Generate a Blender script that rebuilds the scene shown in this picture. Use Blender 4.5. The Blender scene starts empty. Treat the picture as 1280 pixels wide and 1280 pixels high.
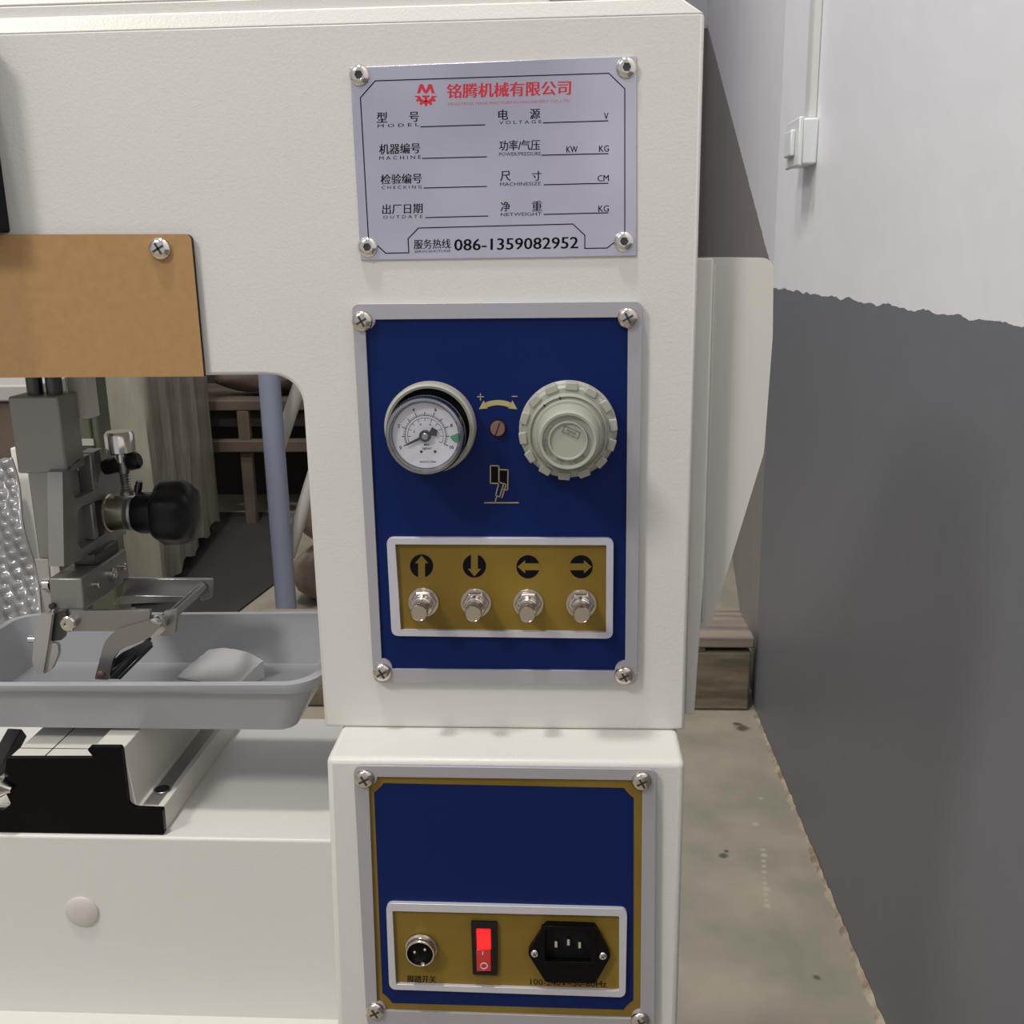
import bpy, bmesh, math, random
from mathutils import Vector, Matrix
from mathutils.geometry import tessellate_polygon
random.seed(7)
SC = bpy.context.scene
COL = SC.collection

# ------------------------------------------------------------------ camera
F = 1265.534
PIT, YAW, ROL = [math.radians(a) for a in (14.1306, 3.35057, -0.934552)]
CAM = Vector((.122154, -.605516, .89076))
def _axes():
    cy, sy = math.cos(YAW), math.sin(YAW); cp, sp = math.cos(PIT), math.sin(PIT); cr, sr = math.cos(ROL), math.sin(ROL)
    f0 = Vector((-sy, cy, 0)); r0 = Vector((cy, sy, 0)); u0 = Vector((0, 0, 1))
    f = f0*cp - u0*sp; u = u0*cp + f0*sp
    return r0*cr + u*sr, -r0*sr + u*cr, f
CR, CU, CF = _axes()
cam_d = bpy.data.cameras.new('camera'); cam = bpy.data.objects.new('camera', cam_d); COL.objects.link(cam)
m = Matrix.Identity(4)
for i in range(3):
    m[i][0], m[i][1], m[i][2], m[i][3] = CR[i], CU[i], -CF[i], CAM[i]
cam.matrix_world = m
cam_d.sensor_width = 36; cam_d.lens = F/1280*36; cam_d.clip_start = .01
SC.camera = cam

# ------------------------------------------------------------------ world, lamps, exposure
SC.view_settings.view_transform = 'Standard'; SC.view_settings.look = 'None'
SC.view_settings.gamma = 1; SC.view_settings.use_curve_mapping = False
SC.view_settings.exposure = 0.12
W = bpy.data.worlds.new('world'); SC.world = W; W.use_nodes = True
W.node_tree.nodes['Background'].inputs[0].default_value = (.93, .94, 1.0, 1)
W.node_tree.nodes['Background'].inputs[1].default_value = .47
def lamp(name, loc, target, size, power, col):
    d = bpy.data.lights.new(name, 'AREA'); d.shape = 'DISK'; d.size = size; d.energy = power; d.color = col
    o = bpy.data.objects.new(name, d); COL.objects.link(o); o.location = loc
    o.rotation_euler = (Vector(target)-Vector(loc)).to_track_quat('-Z', 'Y').to_euler()
lamp('high_bay_lamp', (-.5, -.62, 4.2), (0, 0, .8), .25, 52, (1, .98, .92))
lamp('high_bay_lamp.001', (-1.7, -1.9, 3.1), (0, 0, .8), .6, 44, (1, .965, .90))
lamp('wall_fill_lamp', (-.85, .85, 4.3), (0, .6, .5), .4, 54, (1, .985, .95))  # unseen fill lamp, added to brighten the right wall and the floor behind

def at(u, v, X=None, Y=None, Z=None):
    """pixel of the photograph -> point on the plane X=, Y= or Z="""
    d = CR*((u-640)/F) + CU*(-(v-640)/F) + CF
    t = (X-CAM.x)/d.x if X is not None else (Y-CAM.y)/d.y if Y is not None else (Z-CAM.z)/d.z
    return CAM + d*t
def mpp(p):
    """metres per photograph pixel at a point"""
    return CF.dot(Vector(p)-CAM)/F

# ------------------------------------------------------------------ materials
def lin(c): return tuple(((x/255/12.92) if x/255 <= .04045 else ((x/255+.055)/1.055)**2.4) for x in c)
MAT = {}
def mat(name, col, rough=.5, metal=0, bump=None, mottle=None, coat=0, emit=None, trans=0, alpha=1, aniso=None, spec=None):
    """col in linear; bump=(scale, strength, distance); mottle=(scale, other colour, detail)"""
    M = bpy.data.materials.new(name); M.use_nodes = True; nt = M.node_tree; b = nt.nodes['Principled BSDF']
    b.inputs['Base Color'].default_value = (*col, 1); b.inputs['Roughness'].default_value = rough; b.inputs['Metallic'].default_value = metal
    if coat: b.inputs['Coat Weight'].default_value = coat; b.inputs['Coat Roughness'].default_value = .15
    if emit: b.inputs['Emission Color'].default_value = (*emit[0], 1); b.inputs['Emission Strength'].default_value = emit[1]
    if trans: b.inputs['Transmission Weight'].default_value = trans
    if spec is not None: b.inputs['Specular IOR Level'].default_value = spec
    if alpha < 1: b.inputs['Alpha'].default_value = alpha
    tc = nt.nodes.new('ShaderNodeTexCoord')
    def noise(scale, detail=4, stretch=None):
        n = nt.nodes.new('ShaderNodeTexNoise'); n.inputs['Scale'].default_value = scale; n.inputs['Detail'].default_value = detail
        if stretch:
            mp = nt.nodes.new('ShaderNodeMapping'); mp.inputs['Scale'].default_value = stretch
            nt.links.new(tc.outputs['Object'], mp.inputs[0]); nt.links.new(mp.outputs[0], n.inputs['Vector'])
        else: nt.links.new(tc.outputs['Object'], n.inputs['Vector'])
        return n
    if mottle:
        sc, c2, det = mottle[:3]; n = noise(sc, det, mottle[3] if len(mottle) > 3 else None)
        r = nt.nodes.new('ShaderNodeMapRange'); r.inputs[1].default_value = .35; r.inputs[2].default_value = .65
        nt.links.new(n.outputs['Fac'], r.inputs[0])
        x = nt.nodes.new('ShaderNodeMix'); x.data_type = 'RGBA'; x.inputs[6].default_value = (*col, 1); x.inputs[7].default_value = (*c2, 1)
        nt.links.new(r.outputs[0], x.inputs[0]); nt.links.new(x.outputs[2], b.inputs['Base Color'])
    if bump:
        n = noise(bump[0], 3, bump[3] if len(bump) > 3 else None); bp = nt.nodes.new('ShaderNodeBump')
        bp.inputs['Strength'].default_value = bump[1]; bp.inputs['Distance'].default_value = bump[2]
        nt.links.new(n.outputs['Fac'], bp.inputs['Height']); nt.links.new(bp.outputs[0], b.inputs['Normal'])
    MAT[name] = M
    return M
mat('powder_white', (.66, .645, .605), .36, bump=(650, .26, .0006))
mat('white_smooth', (.62, .60, .55), .4)
mat('cap_white', (.55, .52, .48), .45)
mat('kraft', (.40, .235, .095), .75, mottle=(160, (.365, .21, .085), 8), bump=(900, .2, .0002))
mat('charred', (.02, .014, .01), .8)
mat('black_plastic', (.006, .006, .007), .35, spec=.3)
mat('black_gloss', (.0025, .0025, .003), .25, spec=.12)
mat('black_matte', (.007, .007, .008), .6, spec=.2)
mat('alu_plate', (.50, .485, .57), .30, .85, mottle=(7, (.68, .66, .75), 3), bump=(40, .12, .0002, (1, 1, 60)))
mat('alu_frame', (.44, .43, .46), .42, .45)
mat('silver_frame', (.62, .61, .67), .38, .4)
mat('alu_cast', (.30, .29, .27), .42, .7, bump=(90, .12, .0004))
mat('steel', (.34, .33, .32), .3, .9)
mat('steel_dark', (.10, .10, .10), .3, .9)
mat('chrome', (.72, .69, .64), .16, 1)
mat('bezel_metal', (.34, .34, .35), .22, 1)
mat('nickel', (.62, .56, .50), .2, 1)
mat('brass_old', (.55, .52, .42), .28, 1)
mat('copper_end', (.26, .16, .13), .4, .7)
mat('blue_face', (.0022, .013, .092), .42, spec=.16)
mat('gold_face', (.25, .165, .022), .42, .15, mottle=(14, (.19, .12, .018), 2), spec=.3)
mat('gold_print', (.42, .34, .14), .5)
mat('ink_black', (.004, .004, .007), .6, spec=.1)
mat('ink_red', (.55, .012, .03), .5)
mat('ink_light_red', (.50, .12, .15), .5)
mat('plastic_grey_white', (.37, .365, .31), .45)
mat('plastic_emboss', (.20, .195, .16), .5)
mat('dial_white', (.62, .62, .68), .5)
mat('paint_green', (.02, .25, .12), .5)
mat('red_lit', (.8, .02, .02), .3, emit=((1, .01, .012), .9))
mat('red_dim', (.35, .02, .02), .3, emit=((1, .05, .03), .08))
mat('white_print', (.7, .6, .6), .5)
mat('tray', (.35, .355, .37), .35, coat=.2)
mat('paper', (.62, .60, .60), .6)
mat('conc_floor', (.345, .295, .235), .5, mottle=(8, (.235, .225, .172), 10), bump=(30, .25, .002))
mat('mortar', (.42, .36, .26), .9, mottle=(40, (.22, .16, .11), 4))
mat('timber', (.20, .165, .115), .8, mottle=(9, (.10, .085, .055), 8, (1, 4, 6)), bump=(50, .5, .003))
mat('timber_top', (.26, .21, .17), .8, mottle=(9, (.15, .12, .10), 6, (.4, 5, 5)), bump=(40, .4, .002))
mat('blue_grey_paint', (.21, .235, .31), .4)
mat('pale_paint', (.38, .36, .33), .45)
mat('sack', (.34, .28, .22), .8, mottle=(12, (.2, .16, .12), 6), bump=(25, .8, .01))
mat('bench_wood', (.15, .11, .08), .8, mottle=(5, (.08, .06, .045), 6))
mat('dark_cloth_and_shade', (.03, .026, .022), .9)  # cloth colour, also used as painted shade on the floor and around the bench
mat('wrap_film', (.34, .32, .26), .32, mottle=(4, (.25, .24, .19), 5, (3, 3, .5)), bump=(8, .6, .02, (3, 3, .6)), coat=.3)
mat('box_green', (.11, .12, .075), .4, mottle=(7, (.05, .055, .035), 3))
mat('bubble', (.17, .165, .16), .25, coat=.5)
mat('foam', (.55, .53, .49), .7)
mat('white_box', (.66, .68, .69), .4)
mat('white_trunk', (.60, .59, .57), .4)
mat('wall_white', (.78, .765, .785), .7, mottle=(1.6, (.72, .71, .735), 4), bump=(60, .1, .002))
def wall_paint(name, zline, slope, y0, grey=(.168, .170, .188), g2=(.145, .147, .160)):
    """dado: grey paint below the line z = zline + slope*(y-y0) (ragged), white above"""
    M = bpy.data.materials.new(name); M.use_nodes = True; nt = M.node_tree; b = nt.nodes['Principled BSDF']; b.inputs['Roughness'].default_value = .45
    N = nt.nodes.new; L = nt.links.new
    tc = N('ShaderNodeTexCoord'); sp = N('ShaderNodeSeparateXYZ'); L(tc.outputs['Object'], sp.inputs[0])
    n = N('ShaderNodeTexNoise'); n.inputs['Scale'].default_value = 22; n.inputs['Detail'].default_value = 6; L(tc.outputs['Object'], n.inputs['Vector'])
    def mth(op, a, b_):
        x = N('ShaderNodeMath'); x.operation = op
        for i, q in enumerate((a, b_)):
            if isinstance(q, (int, float)): x.inputs[i].default_value = q
            else: L(q, x.inputs[i])
        return x.outputs[0]
    jag = mth('MULTIPLY', mth('SUBTRACT', n.outputs['Fac'], .5), .016)
    line = mth('ADD', mth('MULTIPLY', mth('SUBTRACT', sp.outputs['Y'], y0), slope), zline)
    up = mth('GREATER_THAN', mth('ADD', sp.outputs['Z'], jag), line)
    n2 = N('ShaderNodeTexNoise'); n2.inputs['Scale'].default_value = 3; n2.inputs['Detail'].default_value = 5; L(tc.outputs['Object'], n2.inputs['Vector'])
    g = N('ShaderNodeMix'); g.data_type = 'RGBA'; g.inputs[6].default_value = (*grey, 1); g.inputs[7].default_value = (*g2, 1); L(n2.outputs['Fac'], g.inputs[0])
    w = N('ShaderNodeMix'); w.data_type = 'RGBA'; w.inputs[6].default_value = (.80, .785, .82, 1); w.inputs[7].default_value = (.70, .69, .72, 1); L(n2.outputs['Fac'], w.inputs[0])
    x = N('ShaderNodeMix'); x.data_type = 'RGBA'; L(up, x.inputs[0]); L(g.outputs[2], x.inputs[6]); L(w.outputs[2], x.inputs[7]); L(x.outputs[2], b.inputs['Base Color'])
    bp = N('ShaderNodeBump'); bp.inputs['Strength'].default_value = .3; bp.inputs['Distance'].default_value = .004
    n3 = N('ShaderNodeTexNoise'); n3.inputs['Scale'].default_value = 14; n3.inputs['Detail'].default_value = 6; L(tc.outputs['Object'], n3.inputs['Vector'])
    L(n3.outputs['Fac'], bp.inputs['Height']); L(bp.outputs[0], b.inputs['Normal'])
    MAT[name] = M; return M

# ------------------------------------------------------------------ mesh builder
def frame_of(ax):
    ax = Vector(ax).normalized(); h = Vector((0, 0, 1)) if abs(ax.z) < .9 else Vector((1, 0, 0))
    a = ax.cross(h).normalized(); b = a.cross(ax).normalized()
    return ax, a, b
class MB:
    def __init__(s): s.v = []; s.f = []; s.m = []
    def add(s, vs, fs, mi=0):
        k = len(s.v); s.v += [Vector(p) for p in vs]; s.f += [tuple(i+k for i in f) for f in fs]; s.m += [mi]*len(fs); return s
    def box(s, a, b, mi=0):
        x0, y0, z0 = a; x1, y1, z1 = b
        return s.add([(x0, y0, z0), (x1, y0, z0), (x1, y1, z0), (x0, y1, z0), (x0, y0, z1), (x1, y0, z1), (x1, y1, z1), (x0, y1, z1)],
                     [(0, 3, 2, 1), (4, 5, 6, 7), (0, 1, 5, 4), (1, 2, 6, 5), (2, 3, 7, 6), (3, 0, 4, 7)], mi)
    def bar(s, p0, p1, w, h, side=(0, 0, 1), mi=0):
        """rectangular bar from p0 to p1, w across, h along side"""
        p0, p1 = Vector(p0), Vector(p1); d = (p1-p0).normalized(); sd = Vector(side); sd = (sd-d*sd.dot(d)).normalized(); c = d.cross(sd)
        q = [c*(-w/2)+sd*(-h/2), c*(w/2)+sd*(-h/2), c*(w/2)+sd*(h/2), c*(-w/2)+sd*(h/2)]
        return s.add([p0+e for e in q]+[p1+e for e in q], [(3, 2, 1, 0), (4, 5, 6, 7), (0, 1, 5, 4), (1, 2, 6, 5), (2, 3, 7, 6), (3, 0, 4, 7)], mi)
    def prism(s, loop, vec, holes=(), mi=0):
        """front loop (3-D points, planar) extruded by vec; optional holes"""
        loops = [[Vector(p) for p in loop]]+[[Vector(p) for p in h] for h in holes]; vec = Vector(vec)
        tris = tessellate_polygon(loops) if (holes or len(loop) > 4) else None
        fl = [p for l in loops for p in l]; n = len(fl)
        fs = [tuple(t) for t in tris] if tris else [tuple(range(n))]
        fs += [tuple(i+n for i in reversed(t)) for t in list(fs)]
        k = 0
        for l in loops:
            c = len(l)
            for i in range(c): j = (i+1) % c; fs.append((k+i, k+j, k+j+n, k+i+n))
            k += c
        return s.add(fl+[p+vec for p in fl], fs, mi)
    def lathe(s, c, ax, prof, n=32, mi=0, mod=None, cap=True):
        """prof: (radius, height along ax)"""
        ax, a, b = frame_of(ax); c = Vector(c); vs = []; fs = []
        for k, (r, h) in enumerate(prof):
            for i in range(n):
                t = 2*math.pi*i/n; rr = r*(mod(k, i) if mod else 1)
                vs.append(c+ax*h+a*(rr*math.cos(t))+b*(rr*math.sin(t)))
        for k in range(len(prof)-1):
            for i in range(n):
                j = (i+1) % n; fs.append((k*n+i, k*n+j, (k+1)*n+j, (k+1)*n+i))
        if cap: fs.append(tuple(range(n))[::-1]); fs.append(tuple((len(prof)-1)*n+i for i in range(n)))
        return s.add(vs, fs, mi)
    def tube(s, pts, r, n=12, mi=0):
        pts = [Vector(p) for p in pts]; vs = []; fs = []
        d0 = (pts[1]-pts[0]).normalized(); _, a, b = frame_of(d0)
        for k, p in enumerate(pts):
            d = ((pts[min(k+1, len(pts)-1)]-pts[max(k-1, 0)])).normalized(); a = (a-d*a.dot(d)).normalized(); b = a.cross(d)
            for i in range(n):
                t = 2*math.pi*i/n; vs.append(p+a*(r*math.cos(t))+b*(r*math.sin(t)))
        for k in range(len(pts)-1):
            for i in range(n): j = (i+1) % n; fs.append((k*n+i, k*n+j, (k+1)*n+j, (k+1)*n+i))
        fs.append(tuple(range(n))[::-1]); fs.append(tuple((len(pts)-1)*n+i for i in range(n)))
        return s.add(vs, fs, mi)
    def build(s, name, mats, parent=None, bevel=0, seg=2, smooth=35, origin=None, sub=0):
        root = parent
        while root is not None and root.parent: root = root.parent
        off = Vector(root.location) if root else Vector((0, 0, 0))
        o0 = Vector(origin) if origin else off
        me = bpy.data.meshes.new(name); me.from_pydata([tuple(p-o0) for p in s.v], [], s.f)
        for k in (mats if isinstance(mats, (list, tuple)) else [mats]): me.materials.append(MAT[k])
        for p, mi in zip(me.polygons, s.m): p.material_index = mi
        bm = bmesh.new(); bm.from_mesh(me); bmesh.ops.recalc_face_normals(bm, faces=bm.faces); bm.to_mesh(me); bm.free()
        if smooth:
            me.shade_smooth(); me.set_sharp_from_angle(angle=math.radians(smooth))
        o = bpy.data.objects.new(name, me); COL.objects.link(o)
        if parent: o.parent = parent; o.location = o0-off if origin else (0, 0, 0)
        elif origin: o.location = o0
        if bevel:
            b = o.modifiers.new('bevel', 'BEVEL'); b.width = bevel; b.segments = seg; b.limit_method = 'ANGLE'; b.angle_limit = math.radians(40); b.harden_normals = False
        if sub: q = o.modifiers.new('sub', 'SUBSURF'); q.levels = q.render_levels = sub
        return o
def tag(o, label=None, cat=None, group=None, kind=None):
    for k, v in (('label', label), ('category', cat), ('group', group), ('kind', kind)):
        if v: o[k] = v
    return o
def thing(name, loc, label, cat, group=None):
    o = bpy.data.objects.new(name, None); COL.objects.link(o); o.location = loc; o.empty_display_size = .05
    return tag(o, label, cat, group)
def copy_part(src, parent, loc):
    """copy of a centred mesh part at a world point"""
    c = src.copy(); COL.objects.link(c); root = parent
    while root.parent: root = root.parent
    c.parent = parent; c.location = Vector(loc)-Vector(root.location) if True else loc
    return c
def px(pts, Y): return [at(u, v, Y=Y) for u, v in pts]
def rnd(pts, r, n=6):
    """round the corners of a pixel polygon"""
    out = []; N = len(pts)
    for i in range(N):
        p0, p, p1 = Vector(pts[i-1]), Vector(pts[i]), Vector(pts[(i+1) % N]); ri = r[i] if isinstance(r, (list, tuple)) else r
        if ri <= 0: out.append(tuple(p)); continue
        a = p+(p0-p).normalized()*ri; b = p+(p1-p).normalized()*ri
        for k in range(n+1):
            t = k/n; q = a*(1-t)**2+p*2*t*(1-t)+b*t*t; out.append(tuple(q))
    return out
def poly(name, pts, Y, depth, m, parent, holes=(), bevel=0, smooth=35):
    mb = MB(); mb.prism(px(pts, Y), (0, depth, 0), [px(h, Y) for h in holes]); return mb.build(name, m, parent, bevel, smooth=smooth)
def stroke(mb, pts, w, Y, depth=.0002, closed=False, mi=0):
    """line of width w pixels on plane Y"""
    P = [Vector(p) for p in pts]; n = len(P)
    for i in range(n if closed else n-1):
        a, b = P[i], P[(i+1) % n]; d = (b-a).normalized(); c = Vector((-d.y, d.x))*(w/2); e = d*(w/2)*.6
        mb.prism(px([a-e+c, b+e+c, b+e-c, a-e-c], Y), (0, depth, 0), mi=mi)
    return mb

# ------------------------------------------------------------------ lettering (Blender's own built-in font)
def glyphs(s, bold=0.0, spacing=1.0):
    cu = bpy.data.curves.new('t', 'FONT'); cu.body = s; cu.size = 1; cu.offset = bold; cu.space_character = spacing; cu.resolution_u = 2; cu.fill_mode = 'FRONT'
    o = bpy.data.objects.new('t', cu); COL.objects.link(o); dg = bpy.context.evaluated_depsgraph_get(); dg.update()
    me = bpy.data.meshes.new_from_object(o.evaluated_get(dg)); vs = [v.co.copy() for v in me.vertices]; fs = [tuple(p.vertices) for p in me.polygons]
    bpy.data.objects.remove(o); bpy.data.curves.remove(cu); bpy.data.meshes.remove(me)
    return vs, fs
def text(mb, s, x0, y0, x1, y1, h, Y, bold=0.0, mi=0, spacing=1.0):
    for dx in ((-bold*h, bold*h) if bold else (0,)): text1(mb, s, x0+dx, y0, x1+dx, y1, h, Y+(dx > 0)*.00004, mi, spacing)
def text1(mb, s, x0, y0, x1, y1, h, Y, mi, spacing):
    """s fitted between pixel (x0,y0) and (x1,y1) along its foot, h pixels tall"""
    vs, fs = glyphs(s, 0, spacing)
    if not vs: return
    a, b = min(v.x for v in vs), max(v.x for v in vs); c, d = min(v.y for v in vs), max(v.y for v in vs)
    A, B = at(x0, y0, Y=Y), at(x1, y1, Y=Y); T = at(x0, y0-h, Y=Y); R = B-A; U = T-A
    mb.add([A+R*((v.x-a)/(b-a))+U*((v.y-c)/(d-c)) for v in vs], fs, mi)
def text_arc(mb, s, c, X, U, r, size, a0, da, bold=.02, mi=0, flip=False):
    """letters round centre c in the plane of X and U; a0 start angle (deg), da step"""
    for i, ch in enumerate(s):
        if ch == ' ': continue
        vs, fs = glyphs(ch, bold); w = (max(v.x for v in vs)+min(v.x for v in vs))/2; t = math.radians(a0+da*i)
        rad = X*math.cos(t)+U*math.sin(t); tan = (-X*math.sin(t)+U*math.cos(t))
        if flip: e1, e2 = tan, -rad
        else: e1, e2 = -tan, rad
        mb.add([c+rad*r+e1*((v.x-w)*size)+e2*((v.y-.35)*size) for v in vs], fs, mi)

# ================================================================== THE SETTING
WX = .4936; YC = 1.31
def struct(o): o['kind'] = 'structure'; return o
fl = MB().box((-5, -3, -.05), (4, 14, 0)); struct(fl.build('floor', 'conc_floor'))
def stain(seeds, col):
    # worn marks on the concrete: mixed over the floor colour near given floor points
    M = MAT['conc_floor']; nt = M.node_tree; N = nt.nodes.new; L = nt.links.new; b = nt.nodes['Principled BSDF']
    tc = N('ShaderNodeTexCoord'); nz = N('ShaderNodeTexNoise'); nz.inputs['Scale'].default_value = 60; nz.inputs['Detail'].default_value = 5; L(tc.outputs['Object'], nz.inputs['Vector'])
    for p, r in seeds:
        d = N('ShaderNodeVectorMath'); d.operation = 'DISTANCE'; L(tc.outputs['Object'], d.inputs[0]); d.inputs[1].default_value = (p.x, p.y, 0)
        a = N('ShaderNodeMath'); a.operation = 'MULTIPLY_ADD'; L(nz.outputs['Fac'], a.inputs[0]); a.inputs[1].default_value = r*1.6; L(d.outputs['Value'], a.inputs[2])
        q = N('ShaderNodeMapRange'); q.inputs[1].default_value = r*1.9; q.inputs[2].default_value = r*1.2; L(a.outputs[0], q.inputs[0])
        m_ = N('ShaderNodeMix'); m_.data_type = 'RGBA'; m_.inputs[7].default_value = (*col, 1); L(q.outputs[0], m_.inputs[0]); L(b.inputs['Base Color'].links[0].from_socket, m_.inputs[6]); L(m_.outputs[2], b.inputs['Base Color'])
stain([(at(905, 1070, Z=0), .009), (at(908, 1064, Z=0), .005), (at(928, 910, Z=0), .016), (at(921, 905, Z=0), .010), (at(1022, 1222, Z=0), .006)], (.09, .08, .06))
stain([(at(954+.2*k+(k*.35)**2*.2, 1062+7*k, Z=0), .0048+.001*math.sin(k*2.)) for k in range(11)]+[(at(945, 1030, Z=0), .007), (at(951, 998, Z=0), .005)], (.40, .37, .29))
p1 = at(924, 757, Z=0); dirx = (p1.x-WX)/(p1.y-YC)
wall_paint('paint_near', .8289, 0, 0)
_d = CR*((885-640)/F)+CU*(-(35-640)/F)+CF      # meet the angled far wall
_t = (WX+dirx*(CAM.y-YC)-CAM.x)/(_d.x-dirx*_d.y); hi = CAM+_d*_t
lo = at(967, 345, X=WX)
slope = (hi.z-lo.z)/(hi.y-lo.y)
wall_paint('paint_far', lo.z, slope, lo.y, grey=(.27, .24, .235), g2=(.22, .20, .19))
wall_paint('paint_back', at(885, 35, Y=14).z, 0, 0, grey=(.27, .24, .235), g2=(.22, .20, .19))
struct(MB().box((WX, -3, 0), (WX+.15, YC, 3.6)).build('wall_right', 'paint_near'))
xe = WX+dirx*(14-YC)
wf = MB().add([(WX, YC, 0), (xe, 14, 0), (xe+.15, 14, 0), (WX+.15, YC, 0), (WX, YC, 3.6), (xe, 14, 8), (xe+.15, 14, 8), (WX+.15, YC, 3.6)],
              [(0, 3, 2, 1), (4, 5, 6, 7), (0, 1, 5, 4), (1, 2, 6, 5), (2, 3, 7, 6), (3, 0, 4, 7)])
struct(wf.build('wall_right_far', 'paint_far'))
struct(MB().box((-5, 14, 0), (xe+.1, 14.15, 8)).build('wall_back', 'paint_back'))
struct(MB().box((-5.15, -3, 0), (-5, 14, 3.6)).build('wall_left', 'wall_white'))

# ragged mortar bead where the wall meets the floor
mb = MB(); P_ = []; rr_ = random.Random(3)
yy = -.2
while yy < 1.28: P_.append((yy, rr_.uniform(.0015, .006))); yy += .012
vs = []; fs = []
for y, r in P_: vs += [Vector((WX-.0005, y, 0)), Vector((WX-r*1.6, y, 0)), Vector((WX-r*.8, y, r*.9)), Vector((WX-.0005, y, r*1.3))]
for k in range(len(P_)-1):
    for a_, b_ in ((0, 1), (1, 2), (2, 3), (3, 0)): fs.append((k*4+a_, k*4+b_, k*4+4+b_, k*4+4+a_))
fs += [(3, 2, 1, 0), tuple(len(vs)-4+q for q in range(4))]
mb.add(vs, fs); struct(mb.build('trim_1', 'mortar'))
# ---- socket box and trunking on the wall
Yn = at(1022, 190, X=WX).y
xl = at(997, 190, Y=Yn).x; z0 = at(1008, 205, Y=Yn).z; z1 = at(1008, 147, Y=Yn).z; y2 = Yn+.085
sb = thing('socket_box', (WX, Yn, z0), 'white surface mounted socket box on the wall above the grey dado', 'socket')
MB().box((xl+.006, Yn, z0), (WX, y2, z1)).build('back_box', 'white_box', sb, .003)
MB().box((xl, Yn-.002, z0-.002), (xl+.007, y2+.002, z1+.002)).build('face_plate', 'white_box', sb, .002)
MB().box((xl-.007, Yn+.02, z0+.014), (xl, y2-.018, z1-.014)).build('rocker', 'white_box', sb, .002)
ty = Yn+.028
tr = MB().box((WX-.013, ty-.012, z1+.001), (WX, ty+.018, 3.2)).build('cable_trunking', 'white_trunk', bevel=.002)
tag(tr, 'white plastic cable trunking running up the wall from the socket box', 'trunking')

# ================================================================== THE MACHINE
ZT = at(440, 29, Y=0).z; XR = .1963; XI = -.0396; ZB = at(620, 911, Y=0).z; ZD = .5078; DEP = .187; XL = -.56; ZH = at(300, 469, Y=0).z
YQ = -.0424
mach = thing('stamping_machine', (-.1, .09, 0), 'off-white powder coated press machine with blue control panels and a steel ram', 'machine')
# upper housing: an arm over the deck and a column, one casting
rr = .019; arch = [(XI-rr+rr*math.sin(t), ZH-rr+rr*math.cos(t)) for t in [math.pi/2*k/8 for k in range(9)]]
loop = [(XL, ZH)]+arch+[(XI, ZB), (XR, ZB), (XR, ZT), (XL, ZT)]
MB().prism([(x, 0, z) for x, z in loop], (0, DEP, 0)).build('upper_housing', 'powder_white', mach, .0022, 3)
c1 = .020
tc_ = MB()
def frus(mb, x0, x1, y0, y1, z0, z1, ix, iy):
    mb.add([(x0, y0, z0), (x1, y0, z0), (x1, y1, z0), (x0, y1, z0), (x0+ix, y0+iy, z1), (x1-ix, y0+iy, z1), (x1-ix, y1-iy, z1), (x0+ix, y1-iy, z1)],
           [(0, 3, 2, 1), (4, 5, 6, 7), (0, 1, 5, 4), (1, 2, 6, 5), (2, 3, 7, 6), (3, 0, 4, 7)])
frus(tc_, XL, XR, 0, DEP, ZT-.0005, ZT+.0088, .013, .0030)
tc_.build('top_chamfer', 'powder_white', mach, .001)
tl = MB(); tl.box((XL+.02, .006, ZT+.008), (XR-.085, DEP-.02, ZT+.0155)); frus(tl, XL+.02, XR-.085, .006, DEP-.02, ZT+.0155, ZT+.030, .014, .0045)
tl.build('top_lid', 'powder_white', mach, .001)
# lower housing: a deeper box below the column
xa, xb = at(408, 960, Y=YQ).x, at(420, 1275, Y=YQ).x; xc = at(856, 970, Y=YQ).x
lh = MB(); lh.add([(xa, YQ, ZB), (xc, YQ, ZB), (xc, DEP, ZB), (xa, DEP, ZB), (xb, YQ, .39), (xc, YQ, .39), (xc, DEP, .39), (xb, DEP, .39), (xb, YQ, 0), (xc, YQ, 0), (xc, DEP, 0), (xb, DEP, 0)],
       [(0, 1, 2, 3), (0, 4, 5, 1), (1, 5, 6, 2), (2, 6, 7, 3), (3, 7, 4, 0), (4, 8, 9, 5), (5, 9, 10, 6), (6, 10, 11, 7), (7, 11, 8, 4), (11, 10, 9, 8)])
lh.build('lower_housing', 'powder_white', mach, .004, 3)
# deck the work stands on, and the plinth under it
MB().box((XL, 0, .30), (xb-.0005, DEP, ZD)).build('deck', 'powder_white', mach, .002, 3)
zp = at(250, 1270, Y=0).z
MB().box((XL, -.05, 0), (xb-.0005, DEP, zp)).build('plinth', 'powder_white', mach, .002, 3)
cp = at(103, 1139, Y=0); MB().lathe(cp, (0, -1, 0), [(.0117, -.001), (.0117, .0012), (.0105, .0022), (.004, .0028)], 32).build('hole_plug', 'cap_white', mach)
# side cover on the right, with its flange
fm = MB(); fm.prism(px([(870, 323), (892, 323), (880, 720), (868, 893), (856, 893)], .012), (0, .004, 0)); fm.build('side_flange', 'white_smooth', mach, .0008)
cv = rnd([(884, 322), (967, 322), (966, 420), (955, 566), (888, 783), (870, 786)], [0, 17, 0, 6, 4, 2])
cvm = MB(); cvm.prism(px(cv, .03), (0, .13, 0)); cvm.build('side_cover', 'white_smooth', mach, .002)
rb = MB(); rb.prism(px([(889, 334), (895, 330), (882, 776), (876, 776)], .0275), (0, .006, 0)); rb.build('cover_rib', 'white_smooth', mach, .001)

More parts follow.
